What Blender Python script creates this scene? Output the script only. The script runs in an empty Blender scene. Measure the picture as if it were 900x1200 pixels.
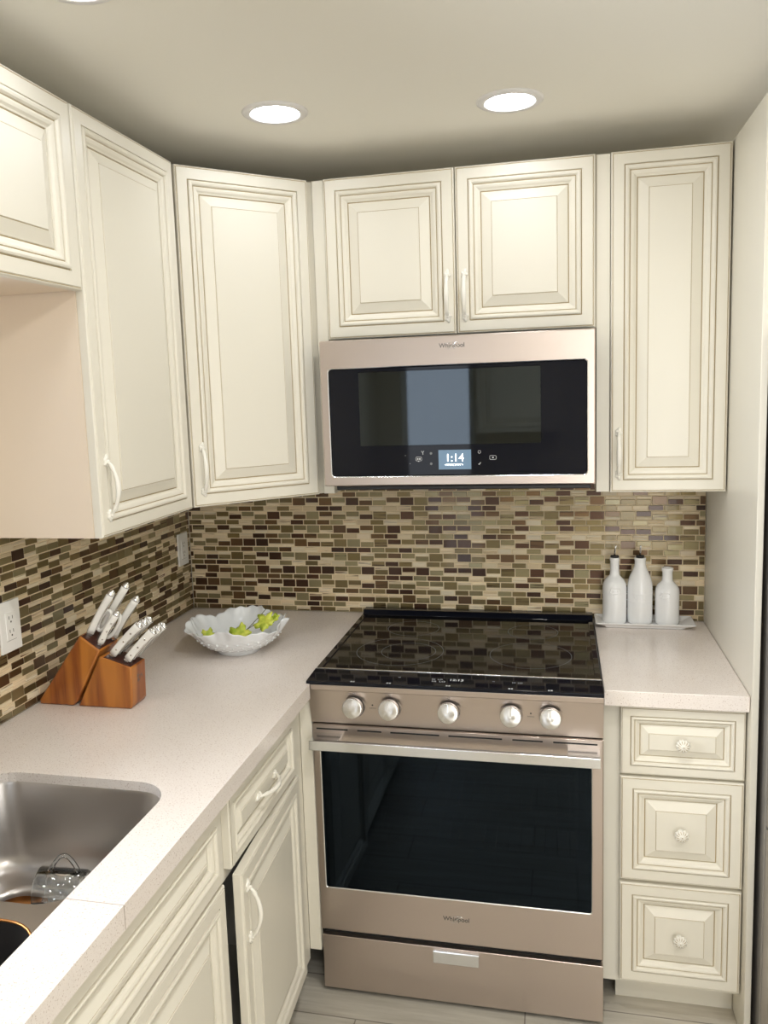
import bpy, bmesh, math, random
from mathutils import Vector, Matrix
random.seed(7)
PI = math.pi
scn = bpy.context.scene
COL = scn.collection
V = Vector

# ------------------------------------------------------------------ materials
def mat(name, base=(.8, .8, .8), rough=.5, metal=0., spec=.5, coat=0., coat_r=.05, emit=None, estr=0., trans=0., ior=1.45, aniso=0.):
    m = bpy.data.materials.new(name); m.use_nodes = True
    b = m.node_tree.nodes['Principled BSDF']
    b.inputs['Base Color'].default_value = (*base, 1)
    b.inputs['Roughness'].default_value = rough
    b.inputs['Metallic'].default_value = metal
    b.inputs['Specular IOR Level'].default_value = spec
    b.inputs['Coat Weight'].default_value = coat
    b.inputs['Coat Roughness'].default_value = coat_r
    b.inputs['Transmission Weight'].default_value = trans
    b.inputs['IOR'].default_value = ior
    if emit:
        b.inputs['Emission Color'].default_value = (*emit, 1)
        b.inputs['Emission Strength'].default_value = estr
    return m

def nd(m, t, **kw):
    n = m.node_tree.nodes.new(t)
    for k, v in kw.items(): setattr(n, k, v)
    return n
def lk(m, a, b): m.node_tree.links.new(a, b)
def bsdf(m): return m.node_tree.nodes['Principled BSDF']

def ramp(m, fac, stops):
    r = nd(m, 'ShaderNodeValToRGB'); e = r.color_ramp.elements
    while len(e) < len(stops): e.new(.5)
    for i, (p, c) in enumerate(stops):
        e[i].position = p; e[i].color = (*c, 1)
    lk(m, fac, r.inputs[0]); return r.outputs[0]

def noise(m, scale, vec=None, detail=3, rough=.5):
    n = nd(m, 'ShaderNodeTexNoise'); n.inputs['Scale'].default_value = scale
    n.inputs['Detail'].default_value = detail; n.inputs['Roughness'].default_value = rough
    if vec is not None: lk(m, vec, n.inputs['Vector'])
    return n.outputs['Fac']
def objvec(m, scale=(1, 1, 1)):
    t = nd(m, 'ShaderNodeTexCoord'); p = nd(m, 'ShaderNodeMapping'); p.inputs['Scale'].default_value = scale
    lk(m, t.outputs['Object'], p.inputs['Vector']); return p.outputs['Vector']
def bump(m, h, strength=.1, dist=.001):
    b = nd(m, 'ShaderNodeBump'); b.inputs['Strength'].default_value = strength; b.inputs['Distance'].default_value = dist
    lk(m, h, b.inputs['Height']); lk(m, b.outputs[0], bsdf(m).inputs['Normal'])
def mix(m, fac, a, b, kind='MIX'):
    x = nd(m, 'ShaderNodeMix', data_type='RGBA', blend_type=kind)
    for s, v in ((x.inputs[0], fac), (x.inputs[6], a), (x.inputs[7], b)):
        if hasattr(v, 'links'): lk(m, v, s)
        elif isinstance(v, (int, float)): s.default_value = v
        else: s.default_value = (*v, 1)
    return x.outputs[2]

CREAM = mat('cream_paint', (.765, .732, .645), .36, spec=.45)
GLAZE = mat('antique_glaze', (.42, .33, .19), .5)
TAN = mat('beige_cabinet_side', (.80, .685, .565), .45)
HANDLE = mat('white_enamel', (.84, .82, .76), .25)
WALL = mat('wall_paint', (.74, .70, .60), .75)
CEIL = mat('ceiling_paint', (.86, .84, .78), .85)
DARK = mat('black_void', (.012, .012, .013), .6)
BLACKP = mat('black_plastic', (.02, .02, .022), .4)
WHITEP = mat('white_plastic', (.86, .86, .84), .3)
PORC = mat('white_ceramic', (.86, .87, .88), .12, coat=.5)
CHROME = mat('chrome', (.82, .82, .83), .12, 1)
SLOT = mat('socket_dark', (.05, .045, .04), .6)
LED = mat('led_diffuser', (.9, .9, .9), .4, emit=(.92, .955, 1.), estr=25)
LED_FILL = mat('led_diffuser_fill', (.9, .9, .9), .4, emit=(1., .975, .92), estr=190)  # boosted emitter for added room lamps out of view
TRIMW = mat('light_trim_white', (.80, .79, .80), .4)
MARK = mat('printed_mark', (.62, .64, .66), .5)
MARKM = mat('dim_printed_mark', (.20, .21, .22), .5)
MARKD = mat('dark_print', (.12, .11, .10), .5)

def steel(name, base, rough, sc=(3, 3, 900)):
    m = mat(name, base, rough, 1)
    f = noise(m, 1, objvec(m, sc), 2)
    r = nd(m, 'ShaderNodeMapRange'); r.inputs['To Min'].default_value = rough - .05; r.inputs['To Max'].default_value = rough + .09
    lk(m, f, r.inputs['Value']); lk(m, r.outputs[0], bsdf(m).inputs['Roughness'])
    bump(m, f, .04, .0006)
    return m
STEEL = steel('rosy_brushed_steel', (.62, .535, .485), .30)
BRIGHT = steel('bright_brushed_steel', (.86, .87, .89), .18)
KNOBM = mat('spun_steel', (.70, .68, .65), .27, 1)
COP = mat('copper_tint', (.50, .22, .07), .3, .9)
SINKD = mat('near_black_bowl', (.02, .018, .018), .35)  # second bowl, near-black all over
SINKM = mat('sink_steel', (.50, .475, .455), .30, 1)
FRIDGE = steel('fridge_steel', (.50, .47, .45), .34, (900, 900, 3))

FRSIDE = mat('grey_painted_side', (.36, .34, .32), .4, .3)
# black glass with clear coat
BGLASS = mat('black_glass', (.006, .007, .012), .035, spec=.30)
KNOBM.node_tree.nodes['Principled BSDF'].inputs['Anisotropic'].default_value = .85
_t = nd(KNOBM, 'ShaderNodeTangent', direction_type='RADIAL', axis='Y'); lk(KNOBM, _t.outputs[0], bsdf(KNOBM).inputs['Tangent'])
COOKG = mat('cooktop_glass', (.007, .007, .008), .05, spec=.28)
def tinted(name, tint, refl=.5, gc=(.85, .92, 1)):
    m = bpy.data.materials.new(name); m.use_nodes = True; nt = m.node_tree
    nt.nodes.remove(nt.nodes['Principled BSDF']); out = nt.nodes['Material Output']
    t = nt.nodes.new('ShaderNodeBsdfTransparent'); t.inputs[0].default_value = (*tint, 1)
    g = nt.nodes.new('ShaderNodeBsdfGlossy'); g.inputs['Roughness'].default_value = .03; g.inputs[0].default_value = (*gc, 1)
    f = nt.nodes.new('ShaderNodeFresnel'); f.inputs[0].default_value = 1.5
    s = nt.nodes.new('ShaderNodeMath'); s.operation = 'MULTIPLY'; s.inputs[1].default_value = refl * 2
    nt.links.new(f.outputs[0], s.inputs[0])
    x = nt.nodes.new('ShaderNodeMixShader')
    nt.links.new(s.outputs[0], x.inputs[0]); nt.links.new(t.outputs[0], x.inputs[1]); nt.links.new(g.outputs[0], x.inputs[2])
    nt.links.new(x.outputs[0], out.inputs[0]); return m
OVENG = tinted('oven_window_glass', (.10, .14, .17), .34, (.55, .75, 1))
MWGL = tinted('microwave_window_glass', (.08, .09, .11), 1.1, (.75, .88, 1))
CLEAR = tinted('clear_glass', (.93, .945, .95), .9, (1, 1, 1))
SCREEN = mat('clock_screen', (.05, .09, .13), .1, emit=(.19, .29, .40), estr=.42)
DIGIT = mat('clock_digits', (.9, .95, 1), .4, emit=(.85, .93, 1), estr=1.6)
CAV = mat('oven_cavity_enamel', (.04, .05, .06), .4)

PANE = tinted('window_pane', (.95, .96, .97), .5)
# quartz worktop
QUARTZ = mat('speckled_quartz', (.72, .655, .61), .22, spec=.5)
def _q(m):
    v = objvec(m)
    n1 = noise(m, 330, v, 2, .6); n2 = noise(m, 520, v, 1); n3 = noise(m, 6, v, 3)
    c = mix(m, ramp(m, n3, [(.3, (0, 0, 0)), (.7, (1, 1, 1))]), (.79, .725, .685), (.82, .76, .72))
    c = mix(m, ramp(m, n1, [(.60, (0, 0, 0)), (.67, (1, 1, 1))]), c, (.54, .45, .40))
    c = mix(m, ramp(m, n2, [(.66, (0, 0, 0)), (.72, (1, 1, 1))]), c, (.88, .85, .82))
    lk(m, c, bsdf(m).inputs['Base Color'])
_q(QUARTZ)

# floor planks
FLOOR = mat('pale_wood_plank_tile', (.6, .56, .5), .32)
def _f(m):
    v = objvec(m)
    b = nd(m, 'ShaderNodeTexBrick'); lk(m, v, b.inputs['Vector'])
    b.inputs['Scale'].default_value = 1; b.inputs['Brick Width'].default_value = 1.2; b.inputs['Row Height'].default_value = .15
    b.inputs['Mortar Size'].default_value = .002; b.offset = .37
    b.inputs['Color1'].default_value = (.74, .70, .63, 1); b.inputs['Color2'].default_value = (.66, .62, .55, 1); b.inputs['Mortar'].default_value = (.33, .30, .26, 1)
    g = noise(m, 1, objvec(m, (3, 38, 3)), 6, .62)
    c = mix(m, ramp(m, g, [(.3, (0, 0, 0)), (.72, (1, 1, 1))]), (.66, .64, .60), (1, 1, 1))
    lk(m, mix(m, 1., b.outputs['Color'], c, 'MULTIPLY'), bsdf(m).inputs['Base Color'])
_f(FLOOR)

# wood of the knife block
def wood(name, a, b, sc, light=(.47, .175, .03)):
    m = mat(name, a, .3, coat=.25)
    f = noise(m, 1, objvec(m, sc), 5, .6); w = noise(m, 1, objvec(m, tuple(s * .22 for s in sc)), 2)
    c = ramp(m, f, [(.28, a), (.72, b)])
    c = mix(m, ramp(m, w, [(.45, (0, 0, 0)), (.6, (1, 1, 1))]), c, light)
    lk(m, c, bsdf(m).inputs['Base Color']); return m
WOOD = wood('acacia_wood', (.165, .042, .009), (.36, .11, .020), (85, 85, 7))
WOODD = wood('acacia_end_grain', (.045, .012, .008), (.085, .024, .014), (120, 120, 120), (.06, .017, .01))

# mosaic tiles: colour from a per-tile attribute (hue of the tile itself), streaks from noise
def tile_mat(name, rough, metal, coat, streak, spec=.5):
    m = mat(name, rough=rough, metal=metal, coat=coat, spec=spec)
    a = nd(m, 'ShaderNodeAttribute', attribute_name='tint')
    s = nd(m, 'ShaderNodeAttribute', attribute_name='seed')
    add = nd(m, 'ShaderNodeVectorMath', operation='ADD'); lk(m, objvec(m, (9, 9, 230)), add.inputs[0])
    sc = nd(m, 'ShaderNodeVectorMath', operation='SCALE'); lk(m, s.outputs['Vector'], sc.inputs[0]); sc.inputs['Scale'].default_value = 37
    lk(m, sc.outputs[0], add.inputs[1])
    n = noise(m, 1, add.outputs[0], 3, .55)
    st = ramp(m, n, [(streak[0], (0, 0, 0)), (streak[1], (1, 1, 1))])
    k = nd(m, 'ShaderNodeMath', operation='MULTIPLY'); lk(m, st, k.inputs[0]); lk(m, s.outputs['Alpha'], k.inputs[1])
    lk(m, mix(m, k.outputs[0], a.outputs['Color'], streak[2]), bsdf(m).inputs['Base Color'])
    return m
TGLASS = tile_mat('glass_mosaic', .36, .58, .4, (.55, .64, (.055, .028, .014)))
TSTONE = tile_mat('stone_mosaic', .45, 0, .1, (.56, .66, (.16, .085, .045)))
GROUT = mat('pale_grout', (.78, .66, .46), .8)

# ------------------------------------------------------------------ mesh builder
class MB:
    def __init__(s): s.bm = bmesh.new(); s.mats = []; s.xf = Matrix.Identity(4)
    def mi(s, m):
        if m not in s.mats: s.mats.append(m)
        return s.mats.index(m)
    def v(s, p): return s.bm.verts.new(s.xf @ V(p))
    def face(s, vs, m, smooth=False):
        try: f = s.bm.faces.new(vs)
        except ValueError: return None
        f.material_index = s.mi(m); f.smooth = smooth; return f
    def box(s, x0, x1, y0, y1, z0, z1, m, bev=0, seg=2):
        p = [(x, y, z) for x in (x0, x1) for y in (y0, y1) for z in (z0, z1)]
        v = [s.v(q) for q in p]
        fs = [s.face([v[i] for i in q], m) for q in ((0, 1, 3, 2), (4, 6, 7, 5), (0, 4, 5, 1), (2, 3, 7, 6), (0, 2, 6, 4), (1, 5, 7, 3))]
        if bev: s.bevel(fs, bev, seg)
        return s
    def bevel(s, fs, bev, seg=2):
        es = list({e for f in fs for e in f.edges})
        r = bmesh.ops.bevel(s.bm, geom=es, offset=bev, segments=seg, profile=.7, affect='EDGES', clamp_overlap=True)
        for f in r['faces']: f.smooth = True
    def prism(s, poly, h0, h1, m, axis='z', bev=0):
        """poly of 2-D points pushed along an axis"""
        def q(a, b, h): return {'z': (a, b, h), 'y': (a, h, b), 'x': (h, a, b)}[axis]
        A = [s.v(q(a, b, h0)) for a, b in poly]; B = [s.v(q(a, b, h1)) for a, b in poly]; n = len(poly)
        fs = [s.face(A[::-1], m), s.face(B, m)] + [s.face((A[i], A[(i + 1) % n], B[(i + 1) % n], B[i]), m) for i in range(n)]
        if bev: s.bevel(fs, bev)
        return s
    def rings(s, rings, m, close=True, smooth=True, cap0=False, cap1=False, mats=None):
        R = [[s.v(p) for p in r] for r in rings]
        for k in range(len(R) - 1):
            n = len(R[k]); mm = mats[k] if mats else m
            for i in range(n if close else n - 1):
                s.face((R[k][i], R[k][(i + 1) % n], R[k + 1][(i + 1) % n], R[k + 1][i]), mm, smooth)
        if cap0: s.face(R[0][::-1], m)
        if cap1: s.face(R[-1], mats[-1] if mats else m)
        return s
    def lathe(s, prof, m, c=(0, 0, 0), n=40, axis='z', cap0=True, cap1=True, mod=None, smooth=True, mats=None):
        rg = []
        for r, h in prof:
            ring = []
            for i in range(n):
                a = 2 * PI * i / n; rr = r * (mod(a, h) if mod else 1)
                x, y = rr * math.cos(a), rr * math.sin(a)
                p = {'z': (x, y, h), 'y': (x, -h, y), 'x': (h, x, y)}[axis]
                ring.append((c[0] + p[0], c[1] + p[1], c[2] + p[2]))
            rg.append(ring)
        return s.rings(rg, m, True, smooth, cap0, cap1, mats)
    def tube(s, pts, rad, m, n=10, flat=1., ref=(0, 0, 1), caps=True):
        pts = [V(p) for p in pts]; rg = []
        for i, p in enumerate(pts):
            t = (pts[min(i + 1, len(pts) - 1)] - pts[max(i - 1, 0)]).normalized()
            a = t.cross(V(ref))
            if a.length < 1e-4: a = t.cross(V((1, 0, 0)))
            a.normalize(); b = a.cross(t).normalized()
            r = rad[i] if isinstance(rad, (list, tuple)) else rad
            rg.append([p + a * math.cos(2 * PI * k / n) * r + b * math.sin(2 * PI * k / n) * r * flat for k in range(n)])
        return s.rings(rg, m, True, True, caps, caps)
    def ball(s, c, r, m, sc=(1, 1, 1), n=14):
        pr = [(math.sin(PI * k / 8) * r, -math.cos(PI * k / 8) * r) for k in range(9)]
        pr[0] = (r * .02, -r); pr[-1] = (r * .02, r)
        rg = [[(c[0] + a * math.cos(2 * PI * i / n) * sc[0], c[1] + a * math.sin(2 * PI * i / n) * sc[1], c[2] + h * sc[2]) for i in range(n)] for a, h in pr]
        return s.rings(rg, m, True, True, True, True)
    def text(s, string, size, m, xf, depth=.0004, bold=0.):
        c = bpy.data.curves.new('t', 'FONT'); c.body = string; c.size = size; c.extrude = depth; c.align_x = 'CENTER'; c.align_y = 'CENTER'; c.offset = bold
        o = bpy.data.objects.new('t', c); COL.objects.link(o); bpy.context.view_layer.update()
        me = bpy.data.meshes.new_from_object(o.evaluated_get(bpy.context.evaluated_depsgraph_get()))
        bpy.data.objects.remove(o); bpy.data.curves.remove(c)
        M = s.xf @ xf; vs = [s.bm.verts.new(M @ v.co) for v in me.vertices]
        for p in me.polygons: s.face([vs[i] for i in p.vertices], m)
        bpy.data.meshes.remove(me); return s
    def build(s, name, parent=None, loc=(0, 0, 0), rz=0, origin=None, kind=None, label=None, auto=None):
        """origin: vertices were given in the world (or thing) frame; move them to be relative to it"""
        if origin is not None: bmesh.ops.translate(s.bm, verts=s.bm.verts, vec=-V(origin))
        bmesh.ops.recalc_face_normals(s.bm, faces=s.bm.faces)
        me = bpy.data.meshes.new(name); s.bm.to_mesh(me); s.bm.free()
        for m in s.mats: me.materials.append(m)
        o = bpy.data.objects.new(name, me); COL.objects.link(o)
        o.location = loc; o.rotation_euler = (0, 0, rz)
        if parent is not None: o.parent = parent
        if kind: o['kind'] = kind
        if label: o['label'] = label
        return o

def thing(name, label, cat, loc=(0, 0, 0), rz=0, group=None, rot=None):
    o = bpy.data.objects.new(name, None); COL.objects.link(o); o.empty_display_size = .05
    o.location = loc; o.rotation_euler = rot or (0, 0, rz)
    o['label'] = label; o['category'] = cat
    if group: o['group'] = group
    return o
def tag(o, label, cat, group=None):
    o['label'] = label; o['category'] = cat
    if group: o['group'] = group
    return o
def copy_tree(o, parent=None):
    c = o.copy(); COL.objects.link(c)
    if parent is not None: c.parent = parent
    for ch in list(o.children): copy_tree(ch, c)
    return c
def rmat(rx=0, ry=0, rz=0, loc=(0, 0, 0)):
    return Matrix.Translation(V(loc)) @ Matrix.Rotation(rz, 4, 'Z') @ Matrix.Rotation(ry, 4, 'Y') @ Matrix.Rotation(rx, 4, 'X')

# ------------------------------------------------------------------ raised panel doors
PROF = [(0, -.020, 0), (0, -.0045, 0), (.002, -.0018, 0), (.0035, -.0012, 0), (.0042, -.0026, 1), (.0056, -.0026, 1), (.0065, 0, 0), (.0325, 0, 0),
        (.0332, -.0034, 1), (.0352, -.0034, 1), (.0362, .0022, 0), (.040, .0036, 0), (.0440, .0024, 0), (.0468, -.0012, 0), (.0474, -.0040, 1), (.0492, -.0040, 1), (.0498, -.0026, 0),
        (.0535, -.0030, 0), (.0580, -.0050, 0), (.0620, -.0092, 0), (.0650, -.0105, 0), (.0655, -.0136, 1), (.0678, -.0136, 1), (.0686, -.0112, 0),
        (.0940, -.0016, 0), (.0945, -.0020, 1), (.0956, -.0020, 1), (.0962, 0, 0)]
def panel(mb, w, h, k=1., prof=PROF):
    """local: x along the width, z up, front towards -y; back of the door at y = 0 and its face at y = -0.020"""
    R, M = [], []
    for i, d, g in prof:
        i = i * (k if i > .006 else 1); d = d if d == -.020 else d
        y = -.020 - d
        R.append([(i, y, i), (w - i, y, i), (w - i, y, h - i), (i, y, h - i)])
        M.append(GLAZE if g else CREAM)
    mats = [GLAZE if (prof[j][2] and prof[j + 1][2]) else CREAM for j in range(len(prof) - 1)]
    mb.rings(R, CREAM, True, False, True, True, mats)
    return mb

def handle_mb(L=.135, horizontal=False):
    """antique bow pull; local z along the pull, stands out towards -y from y = 0"""
    mb = MB()
    if horizontal: mb.xf = Matrix.Rotation(PI / 2, 4, 'Y')
    n = 22; pts, rad = [], []
    for i in range(n + 1):
        t = i / n; z = (t - .5) * L * .84
        y = -.006 - .021 * math.sin(PI * t) ** .72
        pts.append((0, y, z)); rad.append(.0039 + .0030 * math.sin(PI * t) ** 2 + (.0014 if i in (2, 3, n - 2, n - 3) else 0))
    mb.tube(pts, rad, HANDLE, 12, .8, (0, 1, 0))
    for s in (-1, 1):
        z0 = s * L * .42
        # leaf shaped foot: lobed plate, point and beads
        out = []
        for k in range(28):
            a = 2 * PI * k / 28
            r = .0108 * (1 + .16 * math.cos(5 * a)) * (1 + .55 * max(0, s * math.sin(a)) ** 6)
            out.append((r * math.cos(a) * .86, r * math.sin(a) + z0))
        mb.rings([[(x, 0, z) for x, z in out], [(x, -.0028, z) for x, z in out], [(x * .72, -.0052, (z - z0) * .72 + z0) for x, z in out], [(x * .2, -.0062, (z - z0) * .2 + z0) for x, z in out]], HANDLE, cap0=True, cap1=True)
        mb.ball((0, -.007, z0), .0046, HANDLE); mb.ball((0, -.0045, z0 + s * .0085), .0026, HANDLE)
        for q in (-1, 1): mb.ball((q * .0052, -.0045, z0 - s * .002), .0024, HANDLE)
    return mb
def knob_mb():
    mb = MB()
    mb.lathe([(.0085, 0), (.0085, .002), (.0048, .004), (.0044, .010), (.008, .0125)], HANDLE, n=36, axis='y', cap0=True, cap1=False)
    n = 60; prof = [(.008, .0125), (.0150, .0150), (.0168, .0180), (.0150, .0222), (.0105, .0255), (.0062, .0268)]
    mb.lathe(prof, HANDLE, n=n, axis='y', cap0=False, cap1=True, mod=lambda a, h: 1 + (.075 * math.cos(12 * a) if .0145 < h < .026 else 0))
    for k in range(12):                                   # darkened flutes between the petals
        a = 2 * PI * (k + .5) / 12
        mb.tube([(.0070 * math.cos(a), -.0264, .0070 * math.sin(a)), (.0105 * math.cos(a), -.0252, .0105 * math.sin(a)), (.0136 * math.cos(a), -.0226, .0136 * math.sin(a))], [.0004, .0009, .0006], GLAZE, 6)
    mb.ball((0, -.0270, 0), .0045, HANDLE, (1, .6, 1)); mb.ball((0, -.0295, 0), .0014, GLAZE)
    return mb

def door(parent, name, w, h, loc, rz=0, k=1., hx=None, hz=None, L=.135, horizontal=False, knob=False):
    """loc is the lower-left back corner in the parent's frame"""
    mb = MB(); panel(mb, w, h, k)
    d = mb.build(name, parent, loc, rz)
    if knob: knob_mb().build('knob', d, (hx, -.020, hz))
    elif hx is not None: handle_mb(L, horizontal).build('handle', d, (hx, -.020, hz))
    return d

# ------------------------------------------------------------------ key sizes (metres; X along the back wall, -Y towards the viewer)
W = 1.740; CT = .914; UB = 1.368; UT = 2.277; CZ = 2.36
RX0, RX1 = .644, 1.400

# ------------------------------------------------------------------ the room
def slab(name, *a, m, **k):
    return MB().box(*a, m).build(name, kind='structure', **k)
slab('floor', -.1, 2.9, -4.2, .1, -.08, 0, m=FLOOR)
slab('ceiling', -.1, 2.9, -4.2, .1, CZ, CZ + .08, m=CEIL)
wb = slab('wall_back', -.1, 2.9, .008, .1, 0, CZ, m=WALL)
WY0, WY1, WZ0, WZ1 = -2.15, -1.34, 1.08, 1.86
b = MB()
for y0, y1, z0, z1 in ((-4.2, WY0, 0, CZ), (WY1, .008, 0, CZ), (WY0, WY1, 0, WZ0), (WY0, WY1, WZ1, CZ)): b.box(-.1, -.008, y0, y1, z0, z1, WALL)
wl = b.build('wall_left', kind='structure')
b = MB()
for y0, y1, z0, z1 in ((WY0, WY0 + .04, WZ0, WZ1), (WY1 - .04, WY1, WZ0, WZ1), (WY0 + .04, WY1 - .04, WZ0, WZ0 + .04), (WY0 + .04, WY1 - .04, WZ1 - .04, WZ1), (WY0 + .04, WY1 - .04, 1.455, 1.485)): b.box(-.07, -.03, y0, y1, z0, z1, WHITEP)
wf = b.build('window_1', kind='structure')
MB().box(-.052, -.048, WY0 + .04, WY1 - .04, WZ0 + .04, WZ1 - .04, PANE).build('pane', wf)
la = bpy.data.lights.new('window_daylight_fill', 'AREA'); la.shape = 'RECTANGLE'; la.size = .78; la.size_y = .74; la.energy = 22; la.color = (.93, .96, 1)
lo = bpy.data.objects.new('window_daylight_fill', la); COL.objects.link(lo); lo.location = (-.11, (WY0 + WY1) / 2, (WZ0 + WZ1) / 2); lo.rotation_euler = (0, -PI / 2, 0)
slab('wall_right', 2.8, 2.9, -4.2, .008, 0, CZ, m=WALL)
RO = ((.16, .70, .03, 2.06), (1.62, 2.72, .30, 2.10))      # rear glazed door, then a large unseen window added as fill light
b = MB()
for x0, x1, z0, z1 in ((-.008, .16, 0, CZ), (.16, .70, 0, .03), (.16, .70, 2.06, CZ), (.70, 1.62, 0, CZ), (1.62, 2.72, 0, .30), (1.62, 2.72, 2.10, CZ), (2.72, 2.8, 0, CZ)): b.box(x0, x1, -4.2, -4.1, z0, z1, WALL)
b.build('wall_rear', kind='structure')
for k, (x0, x1, z0, z1) in enumerate(RO):
    b = MB()
    for a0, a1, c0, c1 in ((x0, x0 + .04, z0, z1), (x1 - .04, x1, z0, z1), (x0 + .04, x1 - .04, z0, z0 + .04), (x0 + .04, x1 - .04, z1 - .04, z1)) + (((x0 + x1) / 2 - .015, (x0 + x1) / 2 + .015, z0 + .04, z1 - .04),) * k: b.box(a0, a1, -4.17, -4.13, c0, c1, WHITEP)
    wf = b.build('window_%d' % (k + 2), kind='structure')
    MB().box(x0 + .04, x1 - .04, -4.152, -4.148, z0 + .04, z1 - .04, PANE).build('pane', wf)
    la = bpy.data.lights.new('window_daylight_fill', 'AREA'); la.shape = 'RECTANGLE'; la.size = x1 - x0 - .02; la.size_y = z1 - z0 - .02; la.energy = (5, 30)[k]; la.color = ((.93, .96, 1), (1, .965, .90))[k]  # the warmer light is added fill for the cabinet fronts
    lo = bpy.data.objects.new('window_daylight_fill', la); COL.objects.link(lo); lo.location = ((x0 + x1) / 2, -4.22, (z0 + z1) / 2); lo.rotation_euler = (PI / 2, 0, 0)

GLC = [(.20, .15, .062), (.17, .13, .058), (.26, .215, .11), (.30, .26, .145), (.15, .088, .038), (.08, .038, .020), (.12, .068, .032), (.22, .165, .075), (.06, .030, .018)]
STC = [(.76, .65, .46), (.72, .59, .41), (.80, .71, .54), (.64, .52, .34), (.78, .67, .50)]
def mosaic(length, z0, z1, place, rnd, phase=0.):
    """place(u, d, z): u along the wall, d out of the wall"""
    mb = MB(); bm = mb.bm
    ct = bm.loops.layers.float_color.new('tint'); cs = bm.loops.layers.float_color.new('seed')
    g = [mb.v(place(u, -.006, z)) for u, z in ((0, z0), (length, z0), (length, z1), (0, z1))]; mb.face(g, GROUT)
    gap = .0016; PU = .0475
    def tile(u0, u1, a, b, glass):
        u0 = max(u0, .001); u1 = min(u1, length - .001); a = max(a, z0 + .001); b = min(b, z1)
        if u1 - u0 < .004 or b - a < .002: return
        q = [(u0, a), (u1, a), (u1, b), (u0, b)]; e = .0008
        qi = [(u0 + e, a + e), (u1 - e, a + e), (u1 - e, b - e), (u0 + e, b - e)]
        O = [mb.v(place(u, -.006, z)) for u, z in q]; I = [mb.v(place(u, -.0035, z)) for u, z in qi]
        fs = [mb.face(I, TGLASS if glass else TSTONE)] + [mb.face((O[i], O[(i + 1) % 4], I[(i + 1) % 4], I[i]), TGLASS if glass else TSTONE) for i in range(4)]
        c = rnd.choice(GLC if glass else STC); j = rnd.uniform(.86, 1.16)
        s = rnd.random() ** 2 if not glass else (1. if rnd.random() < .2 else 0.)
        s = (rnd.random(), rnd.random(), rnd.random(), min(1, s * 1.3))
        for f in fs:
            for l in f.loops: l[ct] = (c[0] * j, c[1] * j, c[2] * j, 1); l[cs] = s
    HA, HB = .0292, .0188; z = z0 - .012; r = 0
    while z < z1:
        tall = r % 2 == 0; hgt = HA if tall else HB
        off = phase + (0 if tall else -.010) + rnd.uniform(-.001, .001)
        u = off - PU
        while u < length:
            a, b, u0, u1 = z + gap, z + hgt - gap, u + gap, u + PU - gap
            x = rnd.random()
            if tall:
                if x < .30: tile(u0, u1, a, b, True)
                elif x < .66: tile(u0, u1, a + .0098, b, True); tile(u0, u1, a, a + .0080, False)
                else: tile(u0, u1, a, b - .0098, True); tile(u0, u1, b - .0080, b, False)
            else:
                if x < .64: tile(u0, u1, a, b, True)
                elif x < .82: tile(u0, u1, a, a + .0066, False); tile(u0, u1, a + .0084, b, False)
                else: tile(u0, u1, a, b, False)
            u += PU
        z += hgt; r += 1
    return mb
rnd = random.Random(11)
mosaic(W, CT, UB - .0005, lambda u, d, z: (u, -d - .0035, z), rnd, .012).build('mosaic_backsplash', wb)
mosaic(1.31, CT, UB - .0005, lambda u, d, z: (d + .0035, -u, z), rnd, .02).build('mosaic_backsplash', wl)
mosaic(1.0, CT, 1.06, lambda u, d, z: (d + .0035, -1.31 - u, z), rnd, .02).build('mosaic_backsplash', wl)

# recessed lamps
def lamp(x, y, label, led=LED):
    t = thing('ceiling_light', label, 'light', (x, y, CZ), group='recessed ceiling lights')
    MB().lathe([(.060, -.0005), (.0605, -.0055), (.064, -.0065), (.076, -.006), (.0815, -.002), (.0815, 0)], TRIMW, n=48, cap0=False, cap1=False).build('trim_ring', t)
    MB().lathe([(.0605, -.0015), (.040, -.0018), (.002, -.002)], led, n=48, cap0=False, cap1=True).build('diffuser', t)
lamp(.6155, -.654, 'round recessed ceiling light above the angled corner cabinet')
lamp(1.183, -.555, 'round recessed ceiling light nearest the microwave and its two-door cabinet')
lamp(.515, -1.366, 'round recessed ceiling light above the sink, cut by the top picture edge')
lamp(1.30, -1.55, 'added round recessed ceiling light over the middle of the room, out of the picture', LED_FILL)  # from here on, unseen lamps added to light the room
lamp(.60, -2.55, 'added round recessed ceiling light behind the viewer, near the sink wall')
lamp(1.45, -2.75, 'added round recessed ceiling light behind the viewer, mid room', LED_FILL)
lamp(2.30, -2.2, 'added round recessed ceiling light in front of the refrigerator, out of the picture', LED_FILL)

# ------------------------------------------------------------------ wall cabinets
# cabinet over the sink
t = thing('wall_cabinet', 'short cream wall cabinet over the sink, cut by the picture edge', 'cabinet', (0, -1.086, 1.905))
o = MB(); o.box(-.0075, .300, -.76, -.001, .001, .372, CREAM); o.build('carcass', t)
MB().box(.003, .299, -.759, -.002, -.0045, .001, TAN).build('underside', t, label='beige underside')
door(t, 'door', .375, .378, (.300, -.378, -.006), PI / 2, 1.1, .035, .07, .12)
door(t, 'door', .375, .378, (.300, -.756, -.006), PI / 2, 1.1, .34, .07, .12)
# tall cabinet
t = thing('wall_cabinet', 'tall narrow cream wall cabinet between the sink cabinet and the corner cabinet', 'cabinet', (0, -1.084, UB))
MB().box(-.0075, .299, .003, .458, 0, UT - UB, CREAM).build('carcass', t)
MB().box(-.0075, .297, .000, .003, 0, .537, TAN).build('side_panel', t, label='plain beige side')
door(t, 'door', .455, UT - UB, (.300, .001, 0), PI / 2, 1., .030, .108, .140)
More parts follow.
